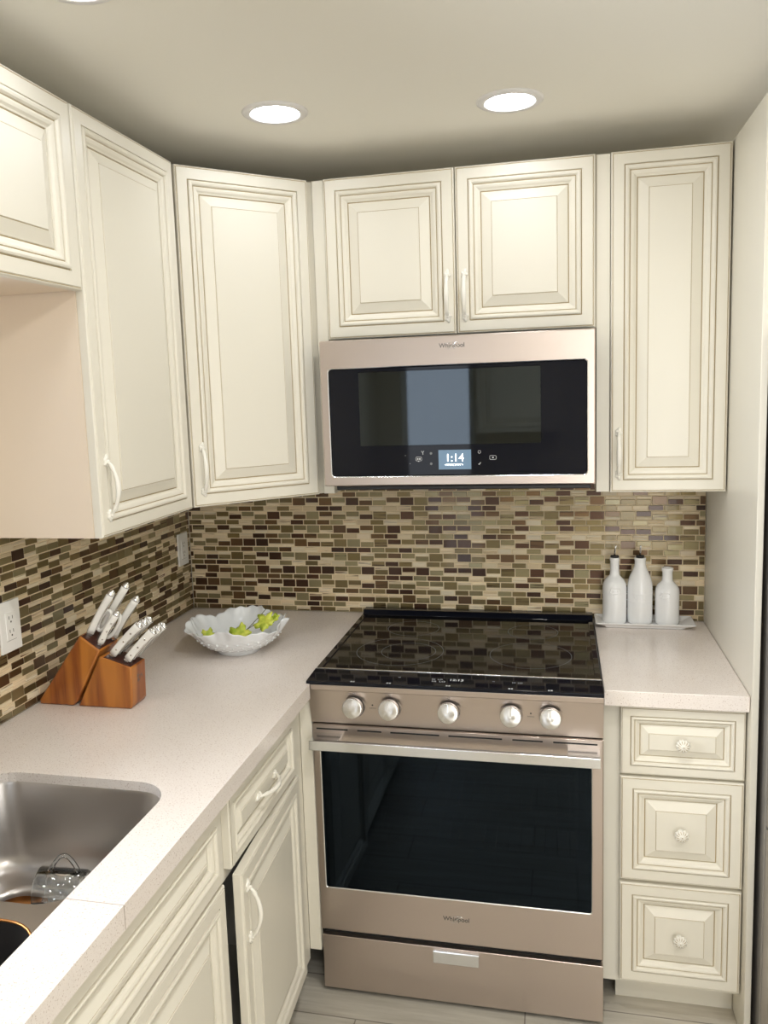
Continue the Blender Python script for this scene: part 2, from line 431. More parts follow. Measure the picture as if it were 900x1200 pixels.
# angled corner cabinet
t = thing('corner_cabinet', 'angled cream corner wall cabinet with one tall raised panel door', 'cabinet', (0, 0, UB))
MB().prism([(-.0075, .0075), (.598, .0075), (.598, -.296), (.303, -.591), (.298, -.604), (-.0075, -.604)], 0, UT - UB, CREAM).build('carcass', t)
a = math.atan2(.286, .280)
door(t, 'door', .396, UT - UB, (.3165 - .0143, -.6125 + .0140, 0), a, 1.05, .031, .103, .140)
# two door cabinet over the microwave, with full-height fillers
t = thing('wall_cabinet', 'wide short cream cabinet with two doors directly above the microwave', 'cabinet', (.600, 0, 1.822))
MB().box(.037, .797, -.304, .0075, 0, UT - 1.822, CREAM).build('carcass', t)
for x0, x1 in ((.001, .0345), (.797, .833)):
    MB().box(x0, x1, -.312, .0075, UB - 1.822, UT - 1.822, CREAM, .001, 1).build('filler_strip', t)
door(t, 'door', .3765, UT - 1.824, (.0375, -.3055, .002), 0, 1.05, .353, .105, .135)
door(t, 'door', .3765, UT - 1.824, (.4170, -.3055, .002), 0, 1.05, .022, .105, .135)
# narrow cabinet by the tall panel
t = thing('wall_cabinet', 'tall narrow cream wall cabinet between the microwave and the tall end panel', 'cabinet', (1.434, 0, UB))
MB().box(.001, .303, -.305, .0075, 0, UT - UB, CREAM).build('carcass', t)
door(t, 'door', .302, UT - UB, (.0005, -.3055, 0), 0, 1.02, .022, .108, .135)

# tall end panel and refrigerator
t = thing('end_panel', 'tall flat cream panel standing beside the counter and refrigerator', 'panel', (W, 0, 0))
MB().box(.001, .0155, -.660, -.002, .004, UT + .008, CREAM, .001, 1).build('board', t)
MB().box(.0005, .016, -.668, -.6605, .004, UT + .008, CREAM, .0015, 2).build('edge_strip', t)
t = thing('refrigerator', 'stainless steel refrigerator beyond the tall end panel, mostly cut off', 'refrigerator', (1.769, 0, 0))
MB().box(0, .9, -.70, -.03, .02, 1.78, FRSIDE, .004).build('body', t)
for x0, x1 in ((.0, .448), (.452, .90)):
    d = MB().box(x0, x1, -.775, -.708, .62, 1.78, FRIDGE, .006, 3).build('door', t)
    hx = x1 - .05 if x0 == 0 else x0 + .05
    MB().tube([(hx, -.776, .75), (hx, -.82, .78), (hx, -.82, 1.62), (hx, -.776, 1.65)], .011, BRIGHT, 12).build('handle', d)
d = MB().box(0, .9, -.775, -.708, .06, .612, FRIDGE, .006, 3).build('drawer', t)
MB().tube([(.1, -.776, .55), (.1, -.82, .55), (.8, -.82, .55), (.8, -.776, .55)], .011, BRIGHT, 12).build('handle', d)
for x in (.08, .82): MB().lathe([(.02, 0), (.02, .025)], BLACKP, (x, -.62, 0), 16).build('foot', t)

# ------------------------------------------------------------------ microwave
mo = V((.634, 0, 1.397))
t = thing('microwave', 'over-range microwave in rosy stainless steel with black glass front', 'microwave', mo)
def mw(n, mb, par=None, **k): return mb.build(n, par or t, origin=mo if (par or t) is t else mo, **k)
mw('body', MB().box(.640, 1.388, -.386, -.003, 1.4, 1.816, BLACKP))
def ring_frame(mb, x0, x1, z0, z1, i0, i1, j0, j1, yf, yb, m, edge=None, r=.006):
    """flat frame in the XZ plane around a hole i0..i1, j0..j1"""
    def rr(a0, a1, b0, b1, y, q, n=5):
        o = []
        for cx, cz, s in ((a1 - q, b0 + q, -PI / 2), (a1 - q, b1 - q, 0), (a0 + q, b1 - q, PI / 2), (a0 + q, b0 + q, PI)):
            for k in range(n + 1):
                an = s + PI / 2 * k / n; o.append((cx + q * math.cos(an), y, cz + q * math.sin(an)))
        return o
    seq = [rr(x0, x1, z0, z1, yb, .003), rr(x0, x1, z0, z1, yf + .003, .003), rr(x0 + .003, x1 - .003, z0 + .003, z1 - .003, yf, .003),
           rr(i0 - .002, i1 + .002, j0 - .002, j1 + .002, yf, r), rr(i0, i1, j0, j1, yf + .002, r), rr(i0, i1, j0, j1, yb, r)]
    mb.rings(seq, m, True, False, mats=[m, m, m, edge or m, edge or m])
    return mb
dr = mw('door', ring_frame(MB(), .634, 1.391, 1.402, 1.815, .657, 1.370, 1.429, 1.735, -.415, -.392, STEEL, BRIGHT, .010))
g = MB()   # black glass with a see-through window
ring_frame(g, .657, 1.370, 1.429, 1.735, .745, 1.247, 1.517, 1.722, -.4125, -.400, BGLASS, BGLASS, .004)
mw('glass_front', g, dr)
mw('window', MB().box(.744, 1.248, -.4122, -.4092, 1.516, 1.723, MWGL), dr)
g = MB(); g.box(.735, 1.255, -.394, -.388, 1.507, 1.73, CAV); mw('window_screen', g, dr)
mk = MB()
FR = lambda x, z, y=-.4155, s=1: Matrix.Translation((x, y, z)) @ Matrix.Rotation(PI / 2, 4, 'X')
cs = MB().box(.967, 1.058, -.4131, -.4124, 1.4465, 1.501, SCREEN)
cs = mw('clock_display', cs, dr)
mw('clock_digits', MB().text('1:14', .031, DIGIT, FR(1.012, 1.478, -.4134), .0002, .0001).text('Wednesday, January 14', .0055, DIGIT, FR(1.010, 1.459, -.4134), .0002).box(.988, 1.033, -.4135, -.4132, 1.4612, 1.4620, DIGIT), cs)
def loop(mb, x, z, w, h, y, m, r=.0006, n=20, sq=False):
    p = []
    for k in range(n):
        a = 2 * PI * k / n; c, s = math.cos(a), math.sin(a)
        if sq: c = math.copysign(abs(c) ** .4, c); s = math.copysign(abs(s) ** .4, s)
        p.append((x + w * c, y, z + h * s))
    p.append(p[0]); mb.tube(p, r, m, 6, caps=False)
yk = -.4128
def icon(f): mk = MB(); f(mk); mw('control_icon', mk, dr)
icon(lambda k: (loop(k, .911, 1.477, .0085, .0055, yk, MARK, sq=True), k.box(.906, .910, yk - .0004, yk, 1.475, 1.479, MARK), k.box(.912, .916, yk - .0004, yk, 1.475, 1.479, MARK), k.box(.909, .912, yk - .0004, yk, 1.469, 1.472, MARK)))
icon(lambda k: (loop(k, 1.118, 1.478, .009, .0055, yk, MARK, sq=True), k.box(1.116, 1.120, yk - .0004, yk, 1.476, 1.480, MARK)))
icon(lambda k: loop(k, 1.081, 1.494, .0038, .0038, yk, MARK))
icon(lambda k: k.tube([(1.078, yk, 1.461), (1.080, yk, 1.459), (1.084, yk, 1.465)], .0011, MARK, 6))
for x, z in ((.946, 1.492), (.946, 1.463)): icon(lambda k: k.lathe([(.0036, 0), (.0036, .0005)], MARKM, (x, yk, z), 16, 'y'))
for x, z in ((.873, 1.487), (.886, 1.464)): icon(lambda k: k.lathe([(.0014, 0), (.0014, .0004)], MARKM, (x, yk, z), 12, 'y'))
icon(lambda k: (k.tube([(.919, yk, 1.499), (.922, yk, 1.494), (.926, yk, 1.499)], .0010, MARK, 6), k.tube([(.923, yk, 1.494), (.923, yk, 1.489)], .0010, MARK, 6)))

def badge(x, z, y, w, m=CHROME):
    b = MB(); b.text('Whirlpool', w * .255, MARKD, FR(x, z, y - .0004), .0005, .0002)
    p = [(x - w * .14 + w * .36 * k / 10, y - .001, z - w * .13 + w * .29 * (k / 10)) for k in range(11)]
    b.tube(p, [.0004 + w * .016 * math.sin(PI * k / 10) for k in range(11)], m, 8)
    e = []
    for k in range(25):
        q = -2.5 + 5.0 * k / 24; e.append((x - w * .03 + w * .30 * math.cos(q), y - .0008, z + w * .13 * math.sin(q) + w * .06 * math.cos(q)))
    b.tube(e, [.0003 + w * .007 * math.sin(PI * k / 24) for k in range(25)], m, 6)
    return b
mw('badge', badge(1.011, 1.787, -.415, .066), dr, label='chrome nameplate lettering')
b = MB().box(.665, 1.380, -.398, -.02, 1.3885, 1.4005, BLACKP, .003); mw('vent_grille', b)
b = MB().box(.66, .70, -.398, -.30, 1.380, 1.390, BLACKP)

# ------------------------------------------------------------------ range
ro = V((RX0, 0, 0))
t = thing('range', 'slide-in electric range with black glass top and rosy stainless front', 'range', ro)
def rg(n, mb, par=None, **k): return mb.build(n, par or t, origin=ro, **k)
b = MB(); b.box(RX0 + .004, RX1 - .004, -.640, -.02, .02, .10, BLACKP); b.box(RX0 + .004, RX1 - .004, -.07, -.02, .10, .90, BLACKP)
b.box(RX0 + .004, RX0 + .035, -.640, -.07, .10, .90, BLACKP); b.box(RX1 - .035, RX1 - .004, -.640, -.07, .10, .90, BLACKP)
b.box(RX0 + .035, RX1 - .035, -.640, -.07, .76, .90, BLACKP); b.box(RX0 + .035, RX1 - .035, -.640, -.07, .10, .20, BLACKP)
b.box(RX0 + .002, RX1 - .002, -.640, -.03, .88, .9155, BLACKP)
rg('body', b)
# cooktop: sheet with black trim frame, raised rear ledge and sloping touch strip
b = MB(); x0, x1 = RX0 + .002, RX1 - .002
b.box(x0 + .016, x1 - .016, -.612, -.062, .916, .9235, COOKG)
top = rg('cooktop', b)
b = MB()
b.prism([(x0 - .0, -.612), (x0 + .016, -.612), (x0 + .016, -.06), (x0, -.035)], .915, .9265, BGLASS, 'z', .0015)
b.prism([(x1, -.612), (x1, -.035), (x1 - .016, -.06), (x1 - .016, -.612)], .915, .9265, BGLASS, 'z', .0015)
b.prism([(-.064, .916), (-.064, .9235), (-.050, .938), (-.012, .938), (-.012, .916)], x0, x1, BGLASS, 'x', .002)
rg('cooktop_trim', b, top)
for cx, cy, r in ((.845, -.205, .080), (.845, -.435, .125), (.870, -.435, .078), (1.215, -.205, .075), (1.215, -.430, .112)):
    rg('burner_ring', MB().lathe([(r - .0005, .9236), (r + .0005, .92375), (r + .0007, .9236)], MARKM, (cx, cy, 0), 72, cap0=False, cap1=False), top)
b = MB().prism([(-.613, .912), (-.613, .9255), (-.7010, .9210), (-.7010, .912)], x0 - .002, x1 + .002, BGLASS, 'x', .0012)
tp = rg('touch_panel', b)
rg('trim_line', MB().box(x0, x1, -.6150, -.6095, .9200, .9275, BRIGHT, .001, 1), tp, label='silver trim line')
TP = lambda x, y, s: Matrix.Translation((x, y, .9255 + (y + .613) * .0511 + .0003)) @ Matrix.Rotation(.051, 4, 'X')
rg('touch_mark', MB().text('12:13', .017, MARK, TP(1.035, -.655, 0), .0001, .0004), tp)
for x, y, w in ((.885, -.652, .018), (.985, -.655, .024), (.99, -.668, .03), (1.13, -.652, .014), (1.19, -.655, .022)):
    rg('touch_mark', MB().text('HI  LO'[: 2 if w < .02 else 6], w * .42, MARK, TP(x, y, 0), .0001), tp)
for x in (.768, .864, 1.018, 1.175, 1.272):
    zz = .9255 + (-.693 + .613) * .0511
    b = MB(); b.box(x - .0055, x - .001, -.696, -.690, zz + .0001, zz + .0007, MARK); b.box(x + .001, x + .0055, -.696, -.690, zz + .0001, zz + .0007, MARK)
    rg('touch_mark', b, tp)
b = MB()   # control panel: rounded shoulder then a near-vertical face
b.prism([(-.640, .7955), (-.6690, .7955), (-.6865, .892), (-.6985, .8965), (-.7000, .9115), (-.640, .9115)], RX0, RX1, STEEL, 'x', .0015)
cp = rg('control_panel', b)
tilt = math.atan2(.0175, .0965)
KX = (.768, .864, 1.018, 1.175, 1.272)
for i, x in enumerate(KX):
    z = .849; y = -.6690 - (z - .7955) / .0965 * .0175
    k = MB(); k.xf = Matrix.Translation((x, y, z)) @ Matrix.Rotation(-tilt, 4, 'X')
    k.lathe([(.0290, -.001), (.0290, .005), (.0275, .007)], CHROME, n=40, axis='y', cap1=False)
    k.lathe([(.0262, .006), (.0258, .016)], BLACKP, n=48, axis='y', cap0=False, cap1=False)
    k.lathe([(.0268, .0155), (.0272, .0165), (.0268, .0300), (.0254, .0328)], CHROME, n=48, axis='y', cap0=True, cap1=False)
    k.lathe([(.0254, .0328), (.0235, .0336), (.0015, .0334)], KNOBM, n=48, axis='y', cap0=False, cap1=True)
    k.box(-.0009, .0009, -.0346, -.0330, .003, .0225, CHROME)
    rg('knob', k, cp)
for x in (.816, 1.2235):
    z = .855; y = -.6690 - (z - .7955) / .0965 * .0175
    rg('indicator_light', MB().lathe([(.0022, -.0005), (.0022, .0006)], BLACKP, (x, y, z), 14, 'y'), cp)
    z = .846; y = -.6690 - (z - .7955) / .0965 * .0175
    rg('panel_mark', MB().text('SURFACE', .0042, MARKD, Matrix.Translation((x, y - .0004, z)) @ Matrix.Rotation(PI / 2 - tilt, 4, 'X'), .0002), cp)
for x in KX:
    z = .886; y = -.6690 - (z - .7955) / .0965 * .0175
    b = MB(); loop(b, x, z, .0028, .0028, y - .0002, MARKM, .0004); rg('panel_mark', b, cp)
# oven door
b = MB(); ring_frame(b, RX0 - .001, RX1 + .001, .190, .7885, .664, 1.372, .318, .736, -.664, -.632, STEEL, BRIGHT, .006)
od = rg('oven_door', b)
rg('oven_window', MB().box(.663, 1.373, -.6615, -.6575, .317, .737, OVENG), od)
for a, c in ((.655, .742), (.768, .834), (.858, .988), (1.012, 1.150), (1.176, 1.252), (1.278, 1.386)): rg('vent_slot', MB().box(a, c, -.6646, -.6560, .7735, .7775, DARK), od)
b = MB(); b.box(.650, 1.391, -.7215, -.7095, .7385, .7650, BRIGHT, .0025, 3)
for a, c in ((.650, .728), (1.313, 1.391)): b.box(a, c, -.7100, -.6635, .752, .7645, BRIGHT, .0015, 2)
rg('handle', b, od)
rg('badge', badge(1.022, .262, -.664, .066), od, label='chrome nameplate lettering')
b = MB()   # oven cavity and racks
b.box(RX0 + .036, RX1 - .036, -.10, -.075, .205, .755, CAV); b.box(RX0 + .036, RX0 + .06, -.63, -.10, .205, .755, CAV); b.box(RX1 - .06, RX1 - .036, -.63, -.10, .205, .755, CAV)
b.box(RX0 + .06, RX1 - .06, -.63, -.10, .205, .225, CAV); b.box(RX0 + .06, RX1 - .06, -.63, -.10, .735, .755, CAV)
rg('oven_cavity', b)
for z in (.42, .54):
    b = MB()
    for y in (-.58, -.36, -.14): b.tube([(RX0 + .062, y, z), (RX1 - .062, y, z)], .003, CHROME, 8, ref=(0, 0, 1))
    for k in range(19): 
        x = RX0 + .08 + k * (RX1 - RX0 - .16) / 18; b.tube([(x, -.585, z + .003), (x, -.135, z + .003)], .0018, CHROME, 6)
    rg('oven_rack', b)
b = MB().box(RX0 + .002, RX1 + .001, -.664, -.641, .0155, .1745, STEEL, .002, 2); dw = rg('storage_drawer', b)
b = MB(); b.prism([(-.664, .170), (-.6735, .1715), (-.6755, .168), (-.6755, .137), (-.6722, .1335), (-.6695, .137), (-.6695, .162), (-.664, .163)], .9585, 1.081, BRIGHT, 'x', .0008); rg('pull', b, dw)
rg('kick_recess', MB().box(RX0 + .004, RX1 - .004, -.648, -.641, .172, .195, DARK))
for x in (RX0 + .05, RX1 - .025):
    for y in (-.62, -.08): rg('foot', MB().lathe([(.016, 0), (.016, .006), (.009, .008), (.009, .021)], BLACKP, (x, y, 0), 16))

# ------------------------------------------------------------------ base cabinets
def zf(parent, origin):
    return lambda n, mb, par=None, **k: mb.build(n, par or parent, origin=origin, **k)
# drawer unit
bo = V((1.402, 0, 0))
t = thing('base_cabinet', 'narrow cream base cabinet with three knobbed drawers under the short counter', 'cabinet', bo); p = zf(t, bo)
b = MB(); b.box(1.402, 1.7395, -.608, -.01, .100, .8735, CREAM); p('carcass', b)
b = MB(); b.box(1.440, 1.7395, -.535, -.515, 0, .100, CREAM); p('toe_kick', b)
for z0, z1, k, kz in ((.687, .865, .72, None), (.400, .680, .92, None), (.115, .391, .92, None)):
    door(t, 'drawer', .294, z1 - z0, (.0415, -.6085, z0), 0, k, .147, (z1 - z0) / 2 + .002, knob=True)
# drawer-and-door unit beside the range (faces +X)
bo = V((0, -1.213, 0))
t = thing('base_cabinet', 'cream base cabinet with one drawer over one slightly open door, between sink and range', 'cabinet', bo); p = zf(t, bo)
b = MB(); b.box(.02, .035, -1.212, -.66, .10, .86, BLACKP); b.box(.035, .575, -1.212, -1.197, .10, .86, BLACKP); b.box(.035, .59, -.68, -.66, .10, .86, CREAM); b.box(.035, .59, -1.197, -.68, .10, .12, CREAM); b.box(.590, .609, -.775, -.668, .10, .8735, CREAM); b.box(.590, .609, -1.212, -.775, .665, .8735, CREAM); b.box(.590, .609, -1.195, -.775, .10, .14, CREAM); p('carcass', b)  # back and near side coloured black to stand for shade behind the door
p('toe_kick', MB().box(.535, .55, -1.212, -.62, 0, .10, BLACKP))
p('filler_strip', MB().box(.6095, .6430, -.668, -.648, .128, .8735, CREAM, .001, 1))
for n_, z in (('rail', 0),):
    pass
door(t, 'drawer', .432, .158, (.610, .012, .693), PI / 2, .66, .216, .079, .125, horizontal=True)
# the ajar door is hinged at its far edge: build from the hinge
hinge = MB(); panel(hinge, .450, .562, .95); bmesh.ops.translate(hinge.bm, verts=hinge.bm.verts, vec=(-.450, 0, 0))
d = hinge.build('door', t, (.610, 1.213 - .755, .122), PI / 2 - math.radians(-2.6))
handle_mb(.135).build('handle', d, (-.450 + .028, -.020, .462))
# sink unit
bo = V((0, -2.30, 0))
t = thing('base_cabinet', 'cream sink base cabinet with a false drawer front, in the lower picture corner', 'cabinet', bo); p = zf(t, bo)
b = MB(); b.box(.590, .609, -2.30, -1.2135, .10, .8735, CREAM); b.box(.02, .59, -2.30, -2.28, .10, .86, CREAM); b.box(.02, .59, -1.232, -1.2135, .10, .86, CREAM); b.box(.02, .59, -2.28, -1.232, .10, .12, CREAM)
p('carcass', b)
p('toe_kick', MB().box(.535, .55, -2.30, -1.2135, 0, .10, BLACKP))
door(t, 'false_drawer_front', .86, .158, (.610, .2, .693), PI / 2, .8)
door(t, 'door', .428, .562, (.610, .632, .122), PI / 2, .95, .030, .462)
door(t, 'door', .428, .562, (.610, .2, .122), PI / 2, .95, .398, .462)

# ------------------------------------------------------------------ worktops
def arc(cx, cy, r, a0, a1, n=8): return [(cx + r * math.cos(a0 + (a1 - a0) * k / n), cy + r * math.sin(a0 + (a1 - a0) * k / n)) for k in range(n + 1)]
def rrect(x0, x1, y0, y1, r, n=8):
    return arc(x1 - r, y1 - r, r, 0, PI / 2, n) + arc(x0 + r, y1 - r, r, PI / 2, PI, n) + arc(x0 + r, y0 + r, r, PI, 1.5 * PI, n) + arc(x1 - r, y0 + r, r, 1.5 * PI, 2 * PI, n)
def plate(mb, outer, holes, z0, z1, m, ez=.0025):
    """slab with holes and a small eased top edge"""
    for z, rev in ((z1, 0), (z0, 1)):
        es = []
        for L in [outer] + holes:
            vs = [mb.v((x, y, z)) for x, y in L]
            es += [mb.bm.edges.new((vs[i], vs[(i + 1) % len(vs)])) for i in range(len(vs))]
        r = bmesh.ops.triangle_fill(mb.bm, use_beauty=True, use_dissolve=False, edges=es)
        for f in r['geom']:
            if isinstance(f, bmesh.types.BMFace): f.material_index = mb.mi(m)
    for L in [outer] + holes:
        mb.rings([[(x, y, z1) for x, y in L], [(x, y, z0) for x, y in L]], m, True, False)
    bmesh.ops.remove_doubles(mb.bm, verts=mb.bm.verts, dist=1e-5)
    return mb
SX0, SX1, SY0, SY1, SM = .135, .556, -2.06, -1.281, -1.665
outer = [(.0, -.004), (.0, -2.30), (.654, -2.30), (.654, -.7035), (.6425, -.7035), (.6425, -.004)]
outer = [(x if x > .001 else .001, y) for x, y in outer]
b = plate(MB(), outer, [rrect(SX0, SX1, SY0, SY1, .078)], .894, CT, QUARTZ)
b.box(.628, .654, -2.30, -.7035, .874, .8941, QUARTZ); b.box(.600, .6425, -.7035, -.60, .874, .8941, QUARTZ)
wt = b.build('worktop', None, origin=(0, 0, .874), loc=(0, 0, .874)); tag(wt, 'long speckled pale quartz worktop with the sink cut into it', 'worktop')
MB().box(SX1 + .001, .6546, -1.6535, -1.6523, .8745, CT + .0003, mat('seam_filler', (.40, .34, .30), .6)).build('seam', wt, origin=(0, 0, .874))
b = MB().box(1.4025, W - .0003, -.652, -.004, .874, CT, QUARTZ, .002, 2)
tag(b.build('worktop', None, origin=(1.402, 0, .874), loc=(1.402, 0, .874)), 'short pale quartz worktop over the three drawers, between range and panel', 'worktop')

# ------------------------------------------------------------------ sink
so = V((.345, -1.67, .70))
t = thing('sink', 'stainless steel undermount double bowl sink in the long worktop', 'sink', so)
IN = [rrect(SX0 - .004, SX1 + .004, -1.648, SY1 + .004, .080), rrect(SX0 - .004, SX1 + .004, SY0 - .004, -1.690, .080)]
b = plate(MB(), rrect(SX0 - .03, SX1 + .03, SY0 - .03, SY1 + .03, .08), IN, *(.8905, .8935), SINKM)
b.build('rim', t, origin=so)
for q in range(2):
    y0, y1 = ((-1.648, SY1 + .004), (SY0 - .004, -1.690))[q]; x0, x1 = SX0 - .004, SX1 + .004
    cx, cy = (x0 + x1) / 2, (y0 + y1) / 2
    dx, dy = ((.268, -1.405), (.30, -1.87))[q]
    def R(i, z, r): return [(x, y, z) for x, y in rrect(x0 + i, x1 - i, y0 + i, y1 - i, r)]
    rings = [R(0, .8925, .080), R(.002, .886, .080), R(.012, .75, .085), R(.018, .728, .085), R(.030, .714, .085), R(.055, .706, .09)]
    n = len(rings[0]); base = rings[-1]
    def dr_ring(r, z): 
        o = []
        for x, y, _ in base:
            a = math.atan2(y - cy, x - cx); o.append((dx + r * math.cos(a), dy + r * math.sin(a), z))
        return o
    rings += [[(x + (dx - x) * .5, y + (dy - y) * .5, .703) for x, y, _ in base], dr_ring(.058, .700), dr_ring(.055, .698)]
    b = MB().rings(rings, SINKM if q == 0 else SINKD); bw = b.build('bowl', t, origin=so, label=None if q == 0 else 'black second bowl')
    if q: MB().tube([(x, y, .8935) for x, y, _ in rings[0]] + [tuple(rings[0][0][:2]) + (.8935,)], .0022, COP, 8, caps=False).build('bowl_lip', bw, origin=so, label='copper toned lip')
    s = MB().lathe([(.0575, .6995), (.055, .7015), (.046, .700), (.041, .692), (.020, .690)], COP if q == 0 else CHROME, (dx, dy, 0), 40, cap0=False, cap1=False)
    s.lathe([(.021, .6895), (.020, .684), (.001, .683)], DARK, (dx, dy, 0), 24, cap0=False, cap1=True)
    s.build('drain', bw, origin=so, label='copper coloured drain' if q == 0 else None)
# glass mug lying in the bowl
t = thing('glass_mug', 'clear glass mug with loop handle lying in the sink beside the drain', 'mug', (.368, -1.396, .7465), rot=(0, math.radians(-86), math.radians(14)))
b = MB().lathe([(.002, .004), (.028, .003), (.032, 0), (.035, .004), (.037, .04), (.040, .090), (.0385, .0915), (.0370, .090), (.0340, .04), (.0315, .009), (.002, .008)], CLEAR, (0, 0, -.045), 40)
b.build('body', t)
MB().tube([(.036 + .032 * math.sin(PI * k / 14), 0, -.030 + .055 * k / 14) for k in range(15)], .0042, CLEAR, 10, ref=(0, 1, 0)).build('handle', t)

# ------------------------------------------------------------------ outlets
def outlet(y0, y1, z0, z1, label):
    yc, zc = (y0 + y1) / 2, (z0 + z1) / 2
    t = thing('wall_outlet', label, 'outlet', (0, yc, zc)); w, h = (y1 - y0) / 2, (z1 - z0) / 2
    MB().box(-.0005, .0055, -w, w, -h, h, WHITEP, .002, 3).build('cover_plate', t)
    b = MB().box(.005, .0072, -.0168, .0168, -.0335, .0335, WHITEP, .0008, 2); r = b.build('receptacle', t)
    b = MB()
    b.box(.0050, .00575, .0172, .0178, -.034, .034, SLOT); b.box(.0050, .00575, -.0178, .0178, -.0347, -.0340, SLOT); b.build('shadow_gap', r)
    for s in (-.0165, .0165):
        for q in (-.0062, .0062): MB().box(.0070, .0075, q - .0009, q + .0009, s + .001, s + .009, SLOT).build('slot', r)
        MB().lathe([(.0024, .0070), (.0024, .0075)], SLOT, (0, 0, s - .0055), 12, 'x').build('slot', r)
outlet(-1.042, -.967, 1.076, 1.2, 'white wall outlet in the dark mosaic beside the knife block')
outlet(-.101, -.028, 1.087, 1.200, 'small white wall outlet in the tiled corner above the ruffled bowl')

# ------------------------------------------------------------------ knife block and knives
ko = V((.14, -.885, CT))
t = thing('knife_block', 'two-part reddish acacia knife block on the worktop against the mosaic', 'knife block', ko)
b = MB().prism([(.014, CT + .001), (.106, CT + .001), (.118, CT + .010), (.192, 1.060), (.140, 1.096), (.014, CT + .012)], -.932, -.842, WOOD, 'y', .005)
tb = b.build('tall_section', t, origin=ko)
ax = V((.192 - .140, 0, 1.060 - 1.096)); 
def strip(xa, xb, x0, z0, sl, lo, hi):
    nx, nz = -sl / math.hypot(sl, 1), 1 / math.hypot(sl, 1); L = lambda x: z0 + (x - x0) * sl
    return [(xa + nx * lo, L(xa) + nz * lo), (xb + nx * lo, L(xb) + nz * lo), (xb + nx * hi, L(xb) + nz * hi), (xa + nx * hi, L(xa) + nz * hi)]
b = MB().prism(strip(.1425, .1895, .140, 1.096, -.036 / .052, -.002, .0006), -.9285, -.8455, WOODD, 'y'); b.build('top_face', tb, origin=ko, label='dark slotted top')
b = MB().prism([(.1225, CT + .001), (.266, CT + .001), (.271, CT + .010), (.2745, 1.0200), (.2060, 1.0405), (.190, 1.045)], -.932, -.862, WOOD, 'y', .004)
lb = b.build('low_section', t, origin=ko)
b = MB().prism(strip(.200, .2715, .206, 1.0405, -.2993, -.002, .0006), -.929, -.865, WOODD, 'y'); b.build('top_face', lb, origin=ko, label='dark slotted top')
b = MB()   # burnt maker's mark on the end
for P_ in ([(-.904, .995), (-.900, .985), (-.903, .975)], [(-.899, .998), (-.899, .974)], [(-.905, .987), (-.893, .990)], [(-.891, .990), (-.889, .980)], [(-.886, .992), (-.884, .985), (-.878, .983)], [(-.896, .980), (-.893, .975)], [(-.882, .980), (-.880, .990)]):
    b.tube([(.2705 + (z - .924) * .0368, y, z) for y, z in P_], .0011, MARKD, 6, ref=(1, 0, 0))
b.build('maker_mark', lb, origin=ko)

BLADE = mat('knife_steel', (.70, .70, .70), .22, 1)
def knife_parts(root, L, hw, th, rivets, bolster_cap):
    """local z along the handle, z = 0 where it meets the block; broad side faces -y"""
    b = MB()
    b.box(-hw * .35, hw * .35, -.0012, .0012, -.02, .012, BLADE); b.box(-hw * .72, hw * .72, -th * .55, th * .55, .003, .013, BLADE, .0015)
    bl = b.build('blade', root)
    n = 10; rings = []
    for k in range(n + 1):
        u = k / n; s = (.86 + .22 * abs(u - .45) * 1.2) ; c = -.0025 * math.sin(PI * u)
        ring = []
        for q in range(16):
            a = 2 * PI * q / 16; x = math.copysign(abs(math.cos(a)) ** .6, math.cos(a)); y = math.copysign(abs(math.sin(a)) ** .6, math.sin(a))
            ring.append((x * hw * s + c, y * th * s, .012 + u * (L - .012)))
        rings.append(ring)
    hd = MB().rings(rings, HANDLE_W, cap0=True, cap1=True).build('handle', root)
    e = []
    for k in range(7):
        u = k / 6; s = 1.08 * math.cos(u * PI / 2 * .85)
        e.append([(math.copysign(abs(math.cos(2 * PI * q / 16)) ** .7, math.cos(2 * PI * q / 16)) * hw * s, math.copysign(abs(math.sin(2 * PI * q / 16)) ** .7, math.sin(2 * PI * q / 16)) * th * 1.04 * s, L - .001 + u * bolster_cap) for q in range(16)])
    MB().rings(e, CHROME, cap0=True, cap1=True).build('end_cap', root)
    MB().box(hw * .80, hw * .97, -th * .25, th * .25, .014, L - .002, BLADE).build('tang', root)
    if rivets:
        for k in range(3): MB().lathe([(.0022, -th - .0008), (.0022, th + .0008)], BLADE, (0, 0, L * (.25 + .25 * k)), 12, 'y').build('rivet', hd)
HANDLE_W = mat('ivory_handle', (.84, .83, .80), .25)
def knife(name, label, cat, base, tip, L=None, hw=.0095, th=.0075, rivets=False, cap=.010, roll=0, group=None):
    base, tip = V(base), V(tip); d = tip - base; L = d.length - cap
    q = d.to_track_quat('Z', 'Y')
    # keep the broad side towards -y
    zc = d.normalized(); yc = V((0, 1, 0)); yc = (yc - zc * yc.dot(zc)).normalized(); xc = yc.cross(zc)
    M = Matrix((xc, yc, zc)).transposed().to_4x4(); M = M @ Matrix.Rotation(roll, 4, 'Z')
    r = thing(name, label, cat, base, rot=M.to_euler(), group=group)
    knife_parts(r, L, hw, th, rivets, cap); return r
G = 'white handled knives in the tall block section'
knife('kitchen_knife', 'white-handled knife in the tall block section, front one beside the wall, round steel cap', 'knife', (.148, -.905, 1.088), (.226, -.905, 1.207), hw=.0095, th=.0085, cap=.012, group=G, roll=.5)
knife('kitchen_knife', 'white-handled knife reaching highest out of the tall block section, behind the front one', 'knife', (.158, -.868, 1.085), (.246, -.868, 1.218), hw=.0095, th=.0085, cap=.012, group=G, roll=.5)
knife('kitchen_knife', 'short white-handled knife at the front edge of the tall block section', 'knife', (.180, -.915, 1.066), (.242, -.915, 1.158), hw=.0085, th=.0070, cap=.012, rivets=True, group=G, roll=.4)
